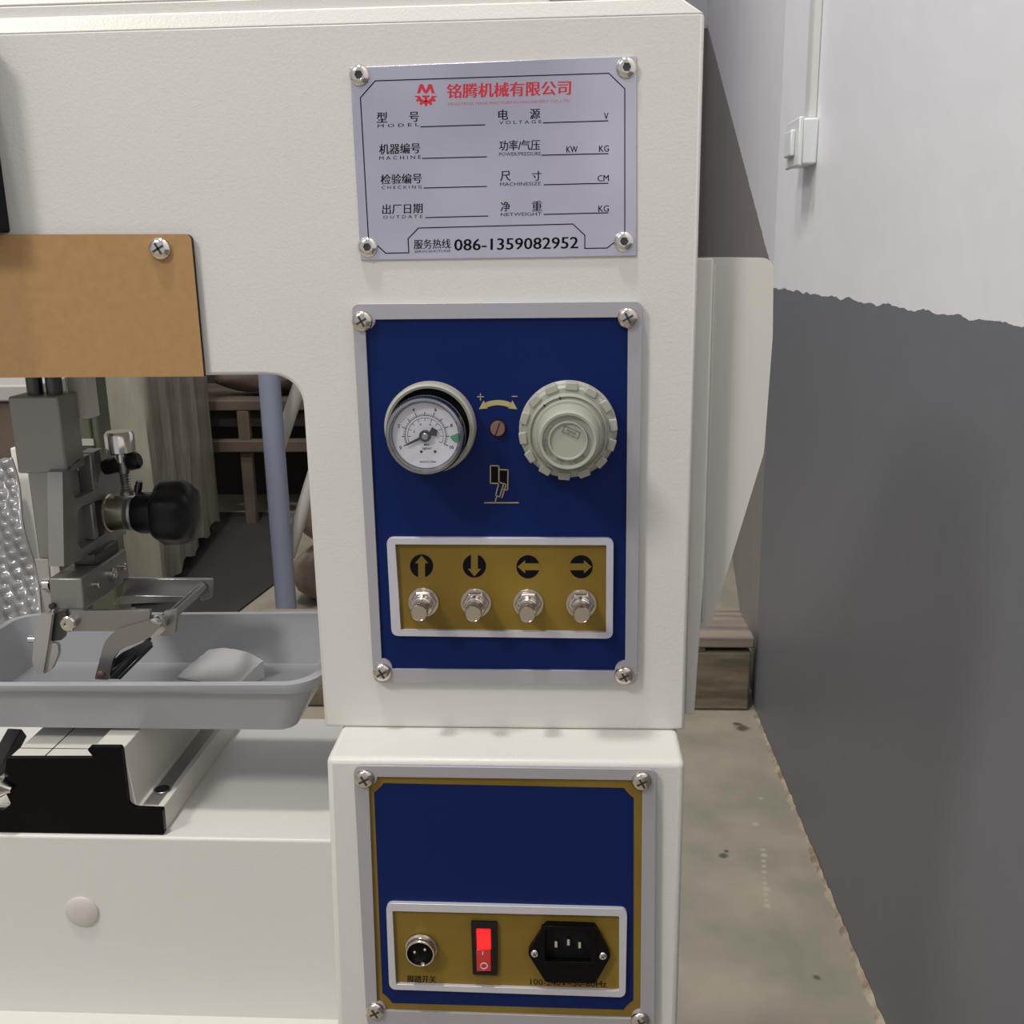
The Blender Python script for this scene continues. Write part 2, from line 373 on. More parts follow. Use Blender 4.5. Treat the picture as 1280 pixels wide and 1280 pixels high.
# ---- shared fixings
def screw_mesh(R, kind):
    mb = MB(); H = R*.55
    prof = [(R, 0), (R, H*.25), (R*.93, H*.6), (R*.72, H*.88), (R*.45, H)]
    if kind == 'hex':
        prof += [(R*.40, H*.96), (R*.38, H*.35)]
        mb.lathe((0, 0, 0), (0, -1, 0), prof, 24, mod=lambda k, i: 1 if k < 5 else 1/ (math.cos(((i/24*6) % 1-.5)*math.pi/3))*.9)
        mb.m[-1] = 1
    else:
        prof += [(R*.1, H*1.04)]
        mb.lathe((0, 0, 0), (0, -1, 0), prof, 24)
        for a in (.5, .5+math.pi/2):
            d = Vector((math.cos(a), 0, math.sin(a)))*R*.55
            mb.bar(Vector((0, -H*.95, 0))-d, Vector((0, -H*.95, 0))+d, R*.2, R*.17, (0, 1, 0), 1)
    return mb
def screws(kind, R, spots, parent, Y, m='nickel'):
    first = None
    for u, v in spots:
        w = at(u, v, Y=Y)
        if first is None:
            mb = screw_mesh(R, kind); first = mb.build('screw', [m, 'steel_dark'], parent)
            root = parent
            while root.parent: root = root.parent
            # vertices stored about the screw's own centre
            for vv in first.data.vertices: vv.co = vv.co + Vector(root.location)
            first.location = w-Vector(root.location)
        else: copy_part(first, parent, w)

# ---- rating plate
NY = -.0012
plate = poly('nameplate', [(437, 84), (795, 69.5), (795.5, 320), (451, 325)], NY, .0012, 'alu_plate', mach, bevel=.0003)
screws('hex', .0058, [(449.5, 94.5), (783, 85), (460, 309), (780, 302)], plate, NY, 'chrome')
NL = NY-.00015
bl = MB(); stroke(bl, [(469, 101), (761, 91.5), (781, 111), (781, 291), (769, 302), (759, 310), (731, 310.5), (731, 294), (716, 280), (523, 285), (510, 298.5), (511, 316), (482, 316.5), (473, 308), (460.5, 298), (450.5, 122)], 1.3, NL, closed=True)
for a in (((526, 158.5), (606, 156)), ((528, 198), (608, 196)), ((530, 235), (608, 233)), ((532, 272), (610, 270)), ((679, 153.5), (760, 151)), ((677, 194), (760, 192)), ((680, 231), (760, 229)), ((680, 268), (760, 266))):
    stroke(bl, a, 1.3, NL)
bl.build('printed_lines', 'ink_black', plate, smooth=0)
lt = MB(); B = .018
ROWS = (
    ('型', 471, 153.5, 484, 153, 13), ('号', 511.5, 152.5, 523.5, 152, 12.5), ('M O D E L', 472, 159.5, 524, 157.5, 4),
    ('机器编号', 474, 193, 525, 191.5, 13), ('M A C H I N E', 474, 200, 526, 198.5, 4.5),
    ('检验编号', 476, 230.5, 527, 229, 12.5), ('C H E C K I N G', 477, 236.5, 527, 235.5, 4),
    ('出厂日期', 478, 268, 528, 266.5, 12.5), ('O U T D A T E', 479, 273.5, 528, 272.5, 4),
    ('电', 623, 150, 635, 149.5, 13), ('源', 662.5, 149, 675, 148.5, 13), ('V O L T A G E', 624, 155.5, 677, 154, 4.2), ('V', 755, 149, 760.5, 149, 8),
    ('功率/气压', 624, 188.5, 675, 187.5, 13), ('POWER/PRESSURE', 624, 195, 676, 194.3, 4.5), ('KW', 708, 191, 722, 190.5, 8), ('KG', 749, 190, 761, 189.5, 8),
    ('尺', 625.5, 226.5, 638, 226, 12.5), ('寸', 665, 226, 676.5, 225.5, 12), ('MACHINESIZE', 625, 232.5, 676, 231.5, 4.2), ('CM', 747, 227, 761, 226.5, 8),
    ('净', 626, 264.5, 637.5, 264, 12.5), ('重', 665, 264, 677.5, 263.5, 12.5), ('NETWEIGHT', 626, 270.3, 677, 269.3, 4.2), ('KG', 748, 265, 761, 264.5, 8),
    ('服务热线', 517.5, 311.5, 563, 310.5, 12), ('SERVICEHOTLINE', 518, 316, 563, 315, 3))
for lo_, hi_ in ((0, 600), (600, 740), (740, 900)):
    lt = MB()
    for s, x0, y0, x1, y1, h in ROWS:
        if lo_ <= x0 < hi_: text(lt, s, x0, y0, x1, y1, h, NL, B if h > 6 else 0)
    lt.build('lettering', 'ink_black', plate, smooth=0)
lt = MB(); text(lt, '086-1359082952', 568, 313.5, 722.5, 310.5, 14.5, NL, .028)
lt.build('phone_lettering', 'ink_black', plate, smooth=0)
rt = MB(); text(rt, '铭腾机械有限公司', 559, 123, 713, 118.5, 18, NL, .032); text(rt, 'MINGTENG MANUFACTURING MACHINERY CO.,LTD', 560, 132.5, 712, 128, 4, NL, 0, 1)
rt.build('red_lettering', ['ink_red', 'ink_light_red'], plate, smooth=0)
em = MB(); E = lambda x, y: (440+x/6.737, 70+y/6.737)
em.prism(px([E(547, 313), E(572, 237), E(598, 237), E(622, 290), E(645, 237), E(672, 237), E(697, 313), E(672, 313), E(658, 274), E(634, 313), E(610, 313), E(586, 274), E(572, 313)], NL), (0, .0001, 0))
g = []
for k in range(61):
    t = math.pi*k/60; tooth = 93 if (k % 10) in (0, 1, 2, 8, 9) else 74; g.append(E(622+tooth*math.cos(t), 335+.93*tooth*math.sin(t)))
for k in range(21):
    t = math.pi*(20-k)/20; g.append(E(622+48*math.cos(t), 335+.8*48*math.sin(t)))
em.prism(px(g, NL), (0, .0001, 0))
em.prism(px([E(592, 332), E(652, 332), E(652, 348), E(633, 348), E(633, 385), E(611, 385), E(611, 348), E(592, 348)], NL), (0, .0001, 0))
em.build('emblem', 'ink_red', plate, smooth=0)

# ---- upper control panel
PY = -.003
outer = rnd([(439.5, 380), (803, 377), (796, 856), (467, 853.5)], 10)
panel = poly('control_panel', outer, PY, .003, 'alu_frame', mach, bevel=.0006)
def notch(tl, tr, br, bl_, n):
    """rectangle with scooped corners; each corner pulled in by n px"""
    out = []; P = [Vector(p) for p in (tl, tr, br, bl_)]
    for i in range(4):
        p, a, b = P[i], (P[i-1]-P[i]).normalized(), (P[(i+1) % 4]-P[i]).normalized()
        for k in range(7):
            t = math.pi/2*k/6; q = p+a*n*math.cos(t)+b*n*math.sin(t)
            out.append(tuple(q))
    return out
blue = notch((456, 399.5), (785, 396.5), (781.5, 839), (477.5, 836.5), 13)
poly('frame', outer, PY-.0022, .0023, 'alu_frame', panel, [blue], bevel=.0009)
poly('blue_face', notch((455, 398.5), (786, 395.5), (782.5, 840), (476.5, 837.5), 12), PY-.0004, .0005, 'blue_face', panel)
go = rnd([(483, 672), (767, 673), (766, 798.5), (489.5, 795)], 9); gi = rnd([(494, 680.5), (758, 681.5), (757.5, 790.5), (501, 787.5)], 1.5)
poly('button_frame', go, PY-.0034, .0032, 'silver_frame', panel, [gi], bevel=.0011)
poly('gold_face', rnd([(493, 679.5), (759, 680.5), (758.5, 791.5), (500, 788.5)], 1), PY-.0010, .0006, 'gold_face', panel)
GY = PY-.0011
for k, (cx, cy) in enumerate(((527, 707.5), (593, 707.5), (660, 708.5), (726.5, 708.5))):
    R = 14.5; mb = MB(); mb.prism(px([(cx+R*math.cos(t*math.pi/24), cy+R*math.sin(t*math.pi/24)) for t in range(48)], GY), (0, .0001, 0))
    a = [(0, -13), (8.3, -3.5), (4.2, -3.5), (4.2, 15), (-4.2, 15), (-4.2, -3.5), (-8.3, -3.5)]
    rot = {0: lambda p: p, 1: lambda p: (-p[0], -p[1]), 2: lambda p: (p[1], p[0]), 3: lambda p: (-p[1], p[0])}[k]
    mb.prism(px([(cx+rot(p)[0], cy+rot(p)[1]) for p in a], GY-.0001), (0, .0001, 0), mi=1)
    mb.build('arrow_mark', ['ink_black', 'gold_face'], panel, smooth=0)
screws('cross', .0062, [(453, 401.5), (784.5, 397.5), (478, 840), (780, 844)], panel, PY-.0022)
pr_ = MB(); LY = PY-.0006
stroke(pr_, [(596.5, 496), (604.5, 496)], 1, LY); stroke(pr_, [(600.5, 492), (600.5, 500.5)], 1, LY); stroke(pr_, [(640, 495.5), (646.5, 495.5)], 1, LY)
arc = lambda r0, a0, a1, n: [(622.5+r0*math.sin(a), 541-r0*math.cos(a)) for a in [math.radians(a0+(a1-a0)*k/n) for k in range(n+1)]]
pr_.prism(px(arc(41, -24, 24, 10)+arc(34.5, 24, -24, 10), LY), (0, .0001, 0))
pr_.prism(px([(598.5, 511.5), (604.5, 500.5), (609.5, 510.5)], LY), (0, .0001, 0)); pr_.prism(px([(646.5, 511.5), (640.5, 500.5), (635.5, 510.5)], LY), (0, .0001, 0))
pr_.build('turn_arrow', 'gold_print', panel, smooth=0); pr_ = MB()
for pts, cl in (([(613, 582), (623.5, 582.5), (623.5, 604.5), (613, 604)], 1), ([(624.5, 587), (635, 587.5), (634.5, 612.5), (629, 612)], 0), ([(624, 602.5), (629.5, 605), (624.5, 621.5), (619.5, 619)], 1), ([(629.5, 604), (632.5, 606), (627.5, 622)], 0), ([(621, 620), (619, 627)], 0), ([(605.5, 628.5), (648, 628.5)], 0)):
    stroke(pr_, pts, 1.3, LY, closed=bool(cl))
pr_.build('pictogram', 'gold_print', panel, smooth=0)
pb = MB(); pb.prism(px([(625.5, 588), (634, 588.5), (633.5, 606), (625.5, 603)], LY+.00008), (0, .0001, 0)); pb.prism(px([(614, 583), (622.5, 583.5), (622.5, 603.5), (614, 603)], LY+.00008), (0, .0001, 0)); pb.build('symbol_fill', 'ink_black', panel, smooth=0)

# ---- four push buttons (small hydraulic-style plunger valves)
def push_button(u, v):
    c = at(u, v, Y=GY); s = mpp(c)
    root = None
    mb = MB(); mb.lathe(c, (0, -1, 0), [(19.5*s, 0), (19.5*s, .0006), (19*s, .001), (12*s, .0011)], 32); b = mb.build('push_button', 'nickel', mach)
    mb = MB(); mb.lathe(c, (0, -1, 0), [(17*s, .001), (17*s, .003), (15*s, .0042), (10*s, .0042)], 6); mb.build('nut', 'nickel', b, .0004)
    mb = MB(); pf = [(12.5*s, .003), (12.5*s, .0062), (11.6*s, .0068), (11.6*s, .0074), (12.3*s, .008), (12.3*s, .0092), (10.8*s, .010)]
    mb.lathe(c, (0, -1, 0), pf, 28); mb.build('collar', 'nickel', b)
    mb = MB(); mb.lathe(c, (0, -1, 0), [(8.2*s, .009), (8.2*s, .015), (10.2*s, .0165), (10.4*s, .0205), (9.6*s, .0212), (9.2*s, .0206), (5*s, .0206)], 28); mb.build('plunger', 'nickel', b)
for u, v in ((529.5, 752.5), (595, 753.2), (660.5, 754), (726.5, 754.5)): push_button(u, v)

# ---- pressure gauge
c = at(539, 533, Y=PY); s = mpp(c); XX, UU = Vector((1, 0, 0)), Vector((0, 0, 1))
ga = MB().lathe(c, (0, -1, 0), [(57*s, 0), (57*s, .006), (55.5*s, .0092), (53*s, .010), (50*s, .0095), (49.5*s, .004), (49*s, .001)], 64).build('pressure_gauge', 'plastic_grey_white', mach)
MB().lathe(c, (0, -1, 0), [(49*s, .0012), (47*s, .0016), (40*s, .0018)], 48).build('backing', 'black_matte', ga)
gz = .030; s2 = mpp(c+Vector((0, -gz, 0)))
gc = at(531, 545.5, Y=c.y-gz)
mb = MB(); mb.lathe(Vector((gc.x, c.y, gc.z)), (0, -1, 0), [(44*s2, .002), (45*s2, .020), (49*s2, .0205), (49.5*s2, .0235)], 64); mb.build('case', 'black_matte', ga)
mb = MB(); mb.lathe(Vector((gc.x, c.y, gc.z)), (0, -1, 0), [(49.3*s2, .021), (49.8*s2, .0225), (49.8*s2, .0285), (48*s2, .0308), (45*s2, .0312), (43*s2, .0298), (42.4*s2, .0272)], 160, cap=False,
   mod=lambda k, i: 1+(.008 if (k in (1, 2) and i % 2) else 0)); mb.build('bezel', 'bezel_metal', ga, smooth=50)
mb = MB(); mb.lathe(Vector((gc.x, c.y-.0272, gc.z)), (0, -1, 0), [(43.2*s2, -.0002), (43.2*s2, .0008), (41.6*s2, .0006), (41.6*s2, -.0002)], 64, cap=False); mb.build('dial_ring', 'steel_dark', ga)
dc = Vector((gc.x, c.y-.0268, gc.z)); MB().lathe(dc, (0, -1, 0), [(43*s2, 0), (43*s2, .0004)], 64).build('dial', 'dial_white', ga)
pc = dc+Vector((0, -.0005, 0)); mk = MB(); sd = s2
def ray_(a): t = math.radians(a); return XX*math.cos(t)+UU*math.sin(t)
for k in range(51):
    a = 205-230*k/50; big = k % 5 == 0; r0, r1 = 25.5, (31.5 if k % 10 == 0 else 30 if big else 28)
    mk.bar(pc+ray_(a)*r0*sd, pc+ray_(a)*r1*sd, (1.0 if big else .5)*sd, .0001, (0, 1, 0))
for k in range(11):
    a = 205-230*k/10; mk.bar(pc+ray_(a)*18.5*sd, pc+ray_(a)*22*sd, .6*sd, .0001, (0, 1, 0))
for R_ in (25.5, 22.5):
    for k in range(46): a = 205-230*k/46; mk.bar(pc+ray_(a)*R_*sd, pc+ray_(a-5.1)*R_*sd, .5*sd, .0001, (0, 1, 0))
for k, t_ in enumerate(('0', '2', '4', '6', '8', '10')):
    a = 205-46*k; vs, fs = glyphs(t_, .03); p = pc+ray_(a)*35.5*sd; w = max(v.x for v in vs)/2
    mk.add([p+XX*((v.x-w)*6*sd)+UU*((v.y-.35)*6*sd) for v in vs], fs)
for k, t_ in enumerate(('.2', '.4', '.6', '.8')):
    a = 159-46*k; vs, fs = glyphs(t_, .02); p = pc+ray_(a)*15.5*sd; w = max(v.x for v in vs)/2
    mk.add([p+XX*((v.x-w)*4*sd)+UU*((v.y-.35)*4*sd) for v in vs], fs)
for t_, dx, dy, h in (('MPa', 1, -13, 4), ('kgf/cm²', 1.5, -17.5, 4), ('MADE IN CHINA', 2, -34.5, 2.8)):
    vs, fs = glyphs(t_, .02); w = (max(v.x for v in vs)+min(v.x for v in vs))/2
    mk.add([pc+XX*((v.x-w)*h+dx)*sd+UU*(v.y*h+dy)*sd for v in vs], fs)
for dx in (-6, 11.5): mk.lathe(pc+XX*dx*sd-UU*20.5*sd, (0, -1, 0), [(1.8*sd, 0), (1.8*sd, .0001)], 12)
mk.build('scale_marks', 'ink_black', ga, smooth=0)
gm = MB(); a0 = [pc+ray_(a)*r*sd for r, a in ((31, -2), (41.5, 4), (41.8, -4), (41, -14), (37, -13), (33, -9))]; gm.prism(a0, (0, -.0001, 0)); gm.build('green_mark', 'paint_green', ga, smooth=0)
nd = MB(); nc = pc+Vector((0, -.0012, 0)); d1 = ray_(205); d2 = ray_(115)
nd.prism([nc+(d1*a+d2*b)*sd for a, b in ((29, 0), (24, 1.2), (0, 2.2), (-8, 2.6), (-13, 6.5), (-17, 0), (-13, -6.5), (-8, -2.6), (0, -2.2), (24, -1.2))], (0, -.0004, 0))
nd.lathe(nc, (0, -1, 0), [(7.5*sd, -.0004), (7.5*sd, .0008), (6.5*sd, .0012)], 24); nd.lathe(nc, (0, -1, 0), [(4.2*sd, .0008), (4.2*sd, .0018), (3.4*sd, .0022)], 20, 1)
nd.build('needle', ['black_gloss', 'steel'], ga)
gl = bpy.data.materials.new('clear_lens'); gl.use_nodes = True; nt = gl.node_tree; nt.nodes.clear()
o_ = nt.nodes.new('ShaderNodeOutputMaterial'); mx = nt.nodes.new('ShaderNodeMixShader'); tp = nt.nodes.new('ShaderNodeBsdfTransparent'); gs = nt.nodes.new('ShaderNodeBsdfGlossy'); gs.inputs['Roughness'].default_value = .05
mx.inputs[0].default_value = .06; nt.links.new(tp.outputs[0], mx.inputs[1]); nt.links.new(gs.outputs[0], mx.inputs[2]); nt.links.new(mx.outputs[0], o_.inputs[0]); MAT['clear_lens'] = gl
MB().lathe(Vector((gc.x, c.y-.0302, gc.z)), (0, -1, 0), [(43.2*s2, 0), (43*s2, .0006)], 48).build('lens', 'clear_lens', ga)

# ---- pressure regulator knob
c = at(710, 536, Y=PY); s = mpp(c)
rg = MB().lathe(c, (0, -1, 0), [(61*s, 0), (61*s, .0025), (58*s, .004), (57*s, .009), (54*s, .0105), (48*s, .0105)], 72).build('regulator_knob', 'plastic_grey_white', mach)
mb = MB()
for k in range(14):
    a = 360/14*k+8; p = c+ray_(a)*56.5*s; t = ray_(a+90)
    mb.prism([p-t*8*s-ray_(a)*5.5*s+Vector((0, -.004, 0)), p+t*8*s-ray_(a)*5.5*s+Vector((0, -.004, 0)), p+t*7*s+ray_(a)*4.2*s+Vector((0, -.004, 0)), p-t*7*s+ray_(a)*4.2*s+Vector((0, -.004, 0))], (0, -.0075, 0))
mb.build('lock_ring_tooth', 'plastic_grey_white', rg, .0006)
s3 = mpp(c+Vector((0, -.02, 0)))
MB().lathe(c, (0, -1, 0), [(48*s, .008), (47.5*s, .0165), (46*s, .019), (44.5*s, .0175), (42.5*s, .0178), (41*s, .022)], 72).build('grip_collar', 'plastic_grey_white', rg)
sc_ = mpp(c+Vector((0, -.042, 0)))
MB().lathe(c, (0, -1, 0), [(39.5*s3, .018), (39*sc_, .034), (37.5*sc_, .0405), (35.5*sc_, .042), (32.5*sc_, .0418), (31.5*sc_, .0395), (25.5*sc_, .0393), (24.5*sc_, .0418), (22.8*sc_, .0418), (22*sc_, .0405), (8*sc_, .0405)], 72).build('cap', 'plastic_grey_white', rg)
mb = MB(); text_arc(mb, 'PUSH TO LOCK', c+Vector((0, -.0401, 0)), XX, UU, 28.3*sc_, 6.6*sc_, 180, 12.3, flip=True)
q = c+Vector((0, -.0407, 0)); lc = q+(XX*4+UU*11)*sc_; e1 = ray_(-24); e2 = ray_(66)
cor = [lc+(e1*a*10.5+e2*b*4)*sc_ for a, b in ((-1, -1), (1, -1), (1, 1), (-1, 1))]
for i in range(4): mb.bar(cor[i], cor[(i+1) % 4], .9*sc_, .0003, (0, 1, 0))
vs, fs = glyphs('gyco', .03); w = max(v.x for v in vs)/2; mb.add([lc+e1*((v.x-w)*7*sc_)+e2*((v.y-.28)*6.5*sc_) for v in vs], fs)
mb.build('embossed_lettering', 'plastic_emboss', rg, smooth=0)
mb = MB()
for a in (102, 129): mb.bar(c+ray_(a)*43.5*s+Vector((0, -.0188, 0)), c+ray_(a)*46.5*s+Vector((0, -.0188, 0)), 1.4*s, .0006, (0, 1, 0))
mb.build('index_mark', 'ink_black', rg, smooth=0)
# ---- adjusting screw between gauge and knob
c = at(622.5, 535, Y=PY-.0004); s = mpp(c)
ad = MB().lathe(c, (0, -1, 0), [(11.5*s, 0), (11.5*s, .0003), (9*s, .0003)], 28).build('adjusting_screw', 'black_matte', mach)
mb = MB(); mb.lathe(c, (0, -1, 0), [(9.6*s, .0002), (9.6*s, .003), (8.8*s, .0036), (3*s, .0037)], 28); mb.bar(c+ray_(70)*8.5*s+Vector((0, -.0037, 0)), c-ray_(70)*8.5*s+Vector((0, -.0037, 0)), 1.2*s, .0003, (0, 1, 0), 1); mb.build('slotted_end', ['copper_end', 'black_matte'], ad)

# ---- lower power panel
RY = YQ-.003
outer = rnd([(441.5, 957), (820, 962), (818, 1291), (458.5, 1284)], 12)
pp = poly('power_panel', outer, RY, .003, 'alu_frame', mach, bevel=.0006)
gold_o = notch((460.5, 971), (803, 975.5), (800.5, 1274), (471.5, 1263.5), 11)
poly('frame', outer, RY-.0022, .0023, 'alu_frame', pp, [gold_o], bevel=.0009)
poly('gold_border', notch((459.5, 970), (804, 974.5), (801.5, 1275), (470.5, 1264.5), 10), RY-.0003, .0004, 'gold_face', pp)
bq = []
for i, p in enumerate([(467, 979), (792, 985.5), (791.5, 1262.5), (478.5, 1253.5)]):
    P = [Vector(x) for x in ((467, 979), (792, 985.5), (791.5, 1262.5), (478.5, 1253.5))]
    a, b = (P[i-1]-P[i]).normalized(), (P[(i+1) % 4]-P[i]).normalized(); n = 12
    bq += [tuple(P[i]+a*n), tuple(P[i]+a*n*.75+b*n*.35), tuple(P[i]+a*n*.35+b*n*.75), tuple(P[i]+b*n)]
poly('blue_face', bq, RY-.0006, .0004, 'blue_face', pp)
io = rnd([(482.5, 1129), (784, 1136.5), (782, 1247), (486.5, 1237)], 9); ii = rnd([(490.5, 1139), (774, 1145.5), (774, 1239), (495, 1230.5)], 1.5)
poly('socket_frame', io, RY-.0034, .0030, 'silver_frame', pp, [ii], bevel=.0011)
poly('gold_face', rnd([(489.5, 1138), (775, 1144.5), (775, 1240), (494, 1231.5)], 1), RY-.0012, .0006, 'gold_face', pp)
SY = RY-.0013
screws('cross', .0062, [(456, 973), (802, 976), (469.5, 1263), (800, 1275)], pp, RY-.0022)
lt = MB(); text(lt, '脚踏开关', 509, 1228, 545, 1229, 9, SY, .02); lt.build('lettering', 'ink_black', pp, smooth=0); lt = MB(); text(lt, '100-240V~50-60Hz', 663, 1231, 758, 1234, 7.5, SY, .01); lt.build('voltage_lettering', 'ink_black', pp, smooth=0)
# round two-pin connector
c = at(527, 1183, Y=SY); s = mpp(c)
cn = MB(); cn.lathe(c, (0, -1, 0), [(20*s, 0), (20*s, .0022), (18*s, .003), (18*s, .0042), (18.8*s, .0048), (18.8*s, .0068), (17.8*s, .0076), (16.2*s, .0076), (15.6*s, .006), (15.4*s, .003)], 40, cap=False)
cn = cn.build('foot_switch_socket', 'nickel', mach)
MB().lathe(c, (0, -1, 0), [(15.6*s, .0005), (15.6*s, .0050), (15*s, .0052)], 32).build('insulator', 'black_gloss', cn)
for dx, dz in ((-7, 1), (6, 5)):
    MB().lathe(c+Vector((dx*s, -.0052, dz*s)), (0, -1, 0), [(1.9*s, -.001), (1.9*s, .0014), (1*s, .002)], 12).build('pin', 'chrome', cn)
MB().box((c.x+1*s, c.y-.0074, c.z-16.5*s), (c.x+5*s, c.y-.005, c.z-12*s)).build('key_tab', 'nickel', cn)
# rocker switch
sw = poly('rocker_switch', rnd([(588.5, 1153), (621.5, 1154), (622, 1219.5), (591, 1218.5)], 2), SY-.0022, .0022, 'black_plastic', mach, [rnd([(594.5, 1160.5), (613.5, 1161), (614.5, 1215.5), (596.5, 1215)], 1.5)], bevel=.0004)
def rock(y0, y1, Ya, Yb, name, m, x0=595.2, x1=613.2):
    mb = MB(); a, b = px([(x0, y0), (x1, y0)], Ya); c2, d = px([(x1+.6, y1), (x0+.8, y1)], Yb); back = SY+.0005
    vs = [a, b, c2, d]+[Vector((p.x, back, p.z)) for p in (a, b, c2, d)]
    mb.add(vs, [(0, 1, 2, 3), (7, 6, 5, 4), (0, 4, 5, 1), (1, 5, 6, 2), (2, 6, 7, 3), (3, 7, 4, 0)]); return mb.build(name, m, sw, .0004)
rock(1161.5, 1187, SY-.0008, SY-.0022, 'lit_rocker_half', 'red_lit'); rock(1187.3, 1214.5, SY-.0022, SY-.0046, 'lower_rocker_half', 'red_dim')
mk = MB(); stroke(mk, [(605+4.2*math.cos(t*math.pi/8), 1207.5+3.6*math.sin(t*math.pi/8)) for t in range(16)], 1.3, SY-.0045, closed=True); stroke(mk, [(603.5, 1190), (603.5, 1193.5)], 1.2, SY-.0030)
mk.build('printed_marks', 'white_print', sw, smooth=0)
# appliance inlet
hx = rnd([(659, 1191), (682, 1156), (744, 1158), (764, 1195), (744, 1229.5), (682, 1228)], [5, 4, 4, 5, 3, 3], 4)
hole = rnd([(681, 1162.5), (739, 1164.5), (738.5, 1203), (681, 1202)], 3, 3)
il = poly('power_inlet', hx, SY-.0042, .0042, 'black_gloss', mach, [hole], bevel=.0007)
poly('cavity_floor', rnd([(680, 1161), (741, 1163), (740, 1204), (680, 1203)], 2, 3), SY-.0002, .0008, 'black_matte', il)
poly('shroud', rnd([(676, 1157.5), (745, 1159.5), (744.5, 1206), (676, 1205)], 5, 3), SY-.0066, .0025, 'black_gloss', il, [hole], bevel=.0006)
for u, v in ((695, 1180.5), (710.5, 1178), (724.5, 1181.5)):
    p = at(u, v, Y=SY-.004); MB().box((p.x-.0008, p.y, p.z-.0022), (p.x+.0008, SY+.0004, p.z+.0022)).build('pin', 'chrome', il)
screws('cross', .0027, [(668.5, 1191.5), (753.5, 1194.5)], il, SY-.0042, 'chrome')

# ---- fibreboard guard plate and its screw, black box at the left of the head
gb = MB(); KY = -.004
gb.prism(px(rnd([(-160, 293.5), (238.5, 292.5), (255, 470.5), (-127, 473)], [0, 9, 0, 0]), KY), (0, .0034, 0)); gb = gb.build('guard_board', ['kraft', 'charred'], mach)
for p in gb.data.polygons:
    if abs(p.normal.y) < .5: p.material_index = 1
screws('cross', .0065, [(200.5, 311)], gb, KY, 'chrome')
bx = MB(); bx.prism(px(rnd([(-150, 40), (-21, 40), (13, 291), (-105, 291)], [4, 6, 5, 4]), -.0006), (0, -.022, 0)); bx.build('indicator_housing', 'black_matte', mach, .001)

# ---- ram and its clamp head (hangs from the head, centre of the throat)
RA = .07
xl_, xr_ = -.2643, -.2287; zt_ = .803
ram = MB().box((xl_, RA, at(40, 592, Y=RA).z), (xr_, .098, zt_)).build('ram', 'alu_cast', mach, .0015)
zlo = at(97, 702, Y=RA).z; xrr = -.2292
lowx0 = at(33, 595, Y=RA).x
sl = MB(); sl.box((lowx0, RA+.001, zlo+.001), (xrr-.006, .1, zt_-.04)); sl.build('slide', 'alu_cast', ram, .002)
# casting web on the right with two pockets
xw = xrr+.0005
zpt = lambda u, v: at(u, v, X=xw)
web = [zpt(78, 590), zpt(100, 575), zpt(128, 560), zpt(150, 562), zpt(158, 667), zpt(97, 702), zpt(80, 708)]
p1_ = [zpt(88, 583), zpt(98, 574), zpt(124, 562), zpt(128, 580), zpt(120, 612), zpt(95, 624), zpt(90, 615)]
p2_ = [zpt(97, 640), zpt(102, 633), zpt(127, 624), zpt(131, 630), zpt(131, 667), zpt(102, 687), zpt(97, 680)]
mb = MB(); mb.prism(web, (-.011, 0, 0), [p1_, p2_]); mb.build('casting_web', 'alu_cast', ram, .001)
mb = MB(); mb.box((xw-.02, RA+.012, zlo+.006), (xw-.0112, .148, zt_-.06)); mb.prism([zpt(113, 566), zpt(118, 564), zpt(123, 612), zpt(118, 614)], (-.011, 0, 0)); mb.prism([zpt(114, 630), zpt(119, 627), zpt(124, 672), zpt(119, 675)], (-.011, 0, 0)); mb.build('web_core', 'alu_cast', ram, .001)
for dx in (0, .014): MB().lathe((-.252+dx, .085, zt_-.002), (0, 0, 1), [(.0055, 0), (.0055, .03)], 20).build('guide_rod', 'steel_dark', ram)
MB().box((-.236, .1, zt_-.02), (-.222, .115, zt_+.03)).build('guide_plate', 'white_smooth', ram)
# cross collar and black star knob, axis along X
kc = at(140, 643, Y=.12)
def xl8(u, v, Y=.12): return at(u, v, Y=Y)
cl = MB(); k0 = xl8(139, 641); L_ = lambda u: (xl8(u, 642)-k0).x
sK = mpp(k0)
cl.lathe(k0, (1, 0, 0), [(24*sK, -.001), (24*sK, 0), (22.5*sK, .0005), (22*sK, L_(160)), (22*sK, L_(161))], 32); cl.build('clamp_collar', 'brass_old', ram)
MB().lathe(k0, (1, 0, 0), [(21*sK, L_(160)), (22*sK, L_(165)), (24*sK, L_(168)), (23.5*sK, L_(171))], 32).build('knob_washer', 'steel', ram)
kb = MB(); kb.lathe(k0, (1, 0, 0), [(23*sK, L_(170)), (26*sK, L_(178)), (26*sK, L_(196)), (38*sK, L_(200)), (42*sK, L_(206)), (42*sK, L_(230)), (36*sK, L_(240)), (20*sK, L_(243))], 72,
   mod=lambda k, i: 1 if k < 3 else 1-.045*(1+math.cos(i/72*2*math.pi*6)) - (.012 if i % 2 else 0)); kb.build('clamp_knob', 'black_plastic', ram, smooth=50)
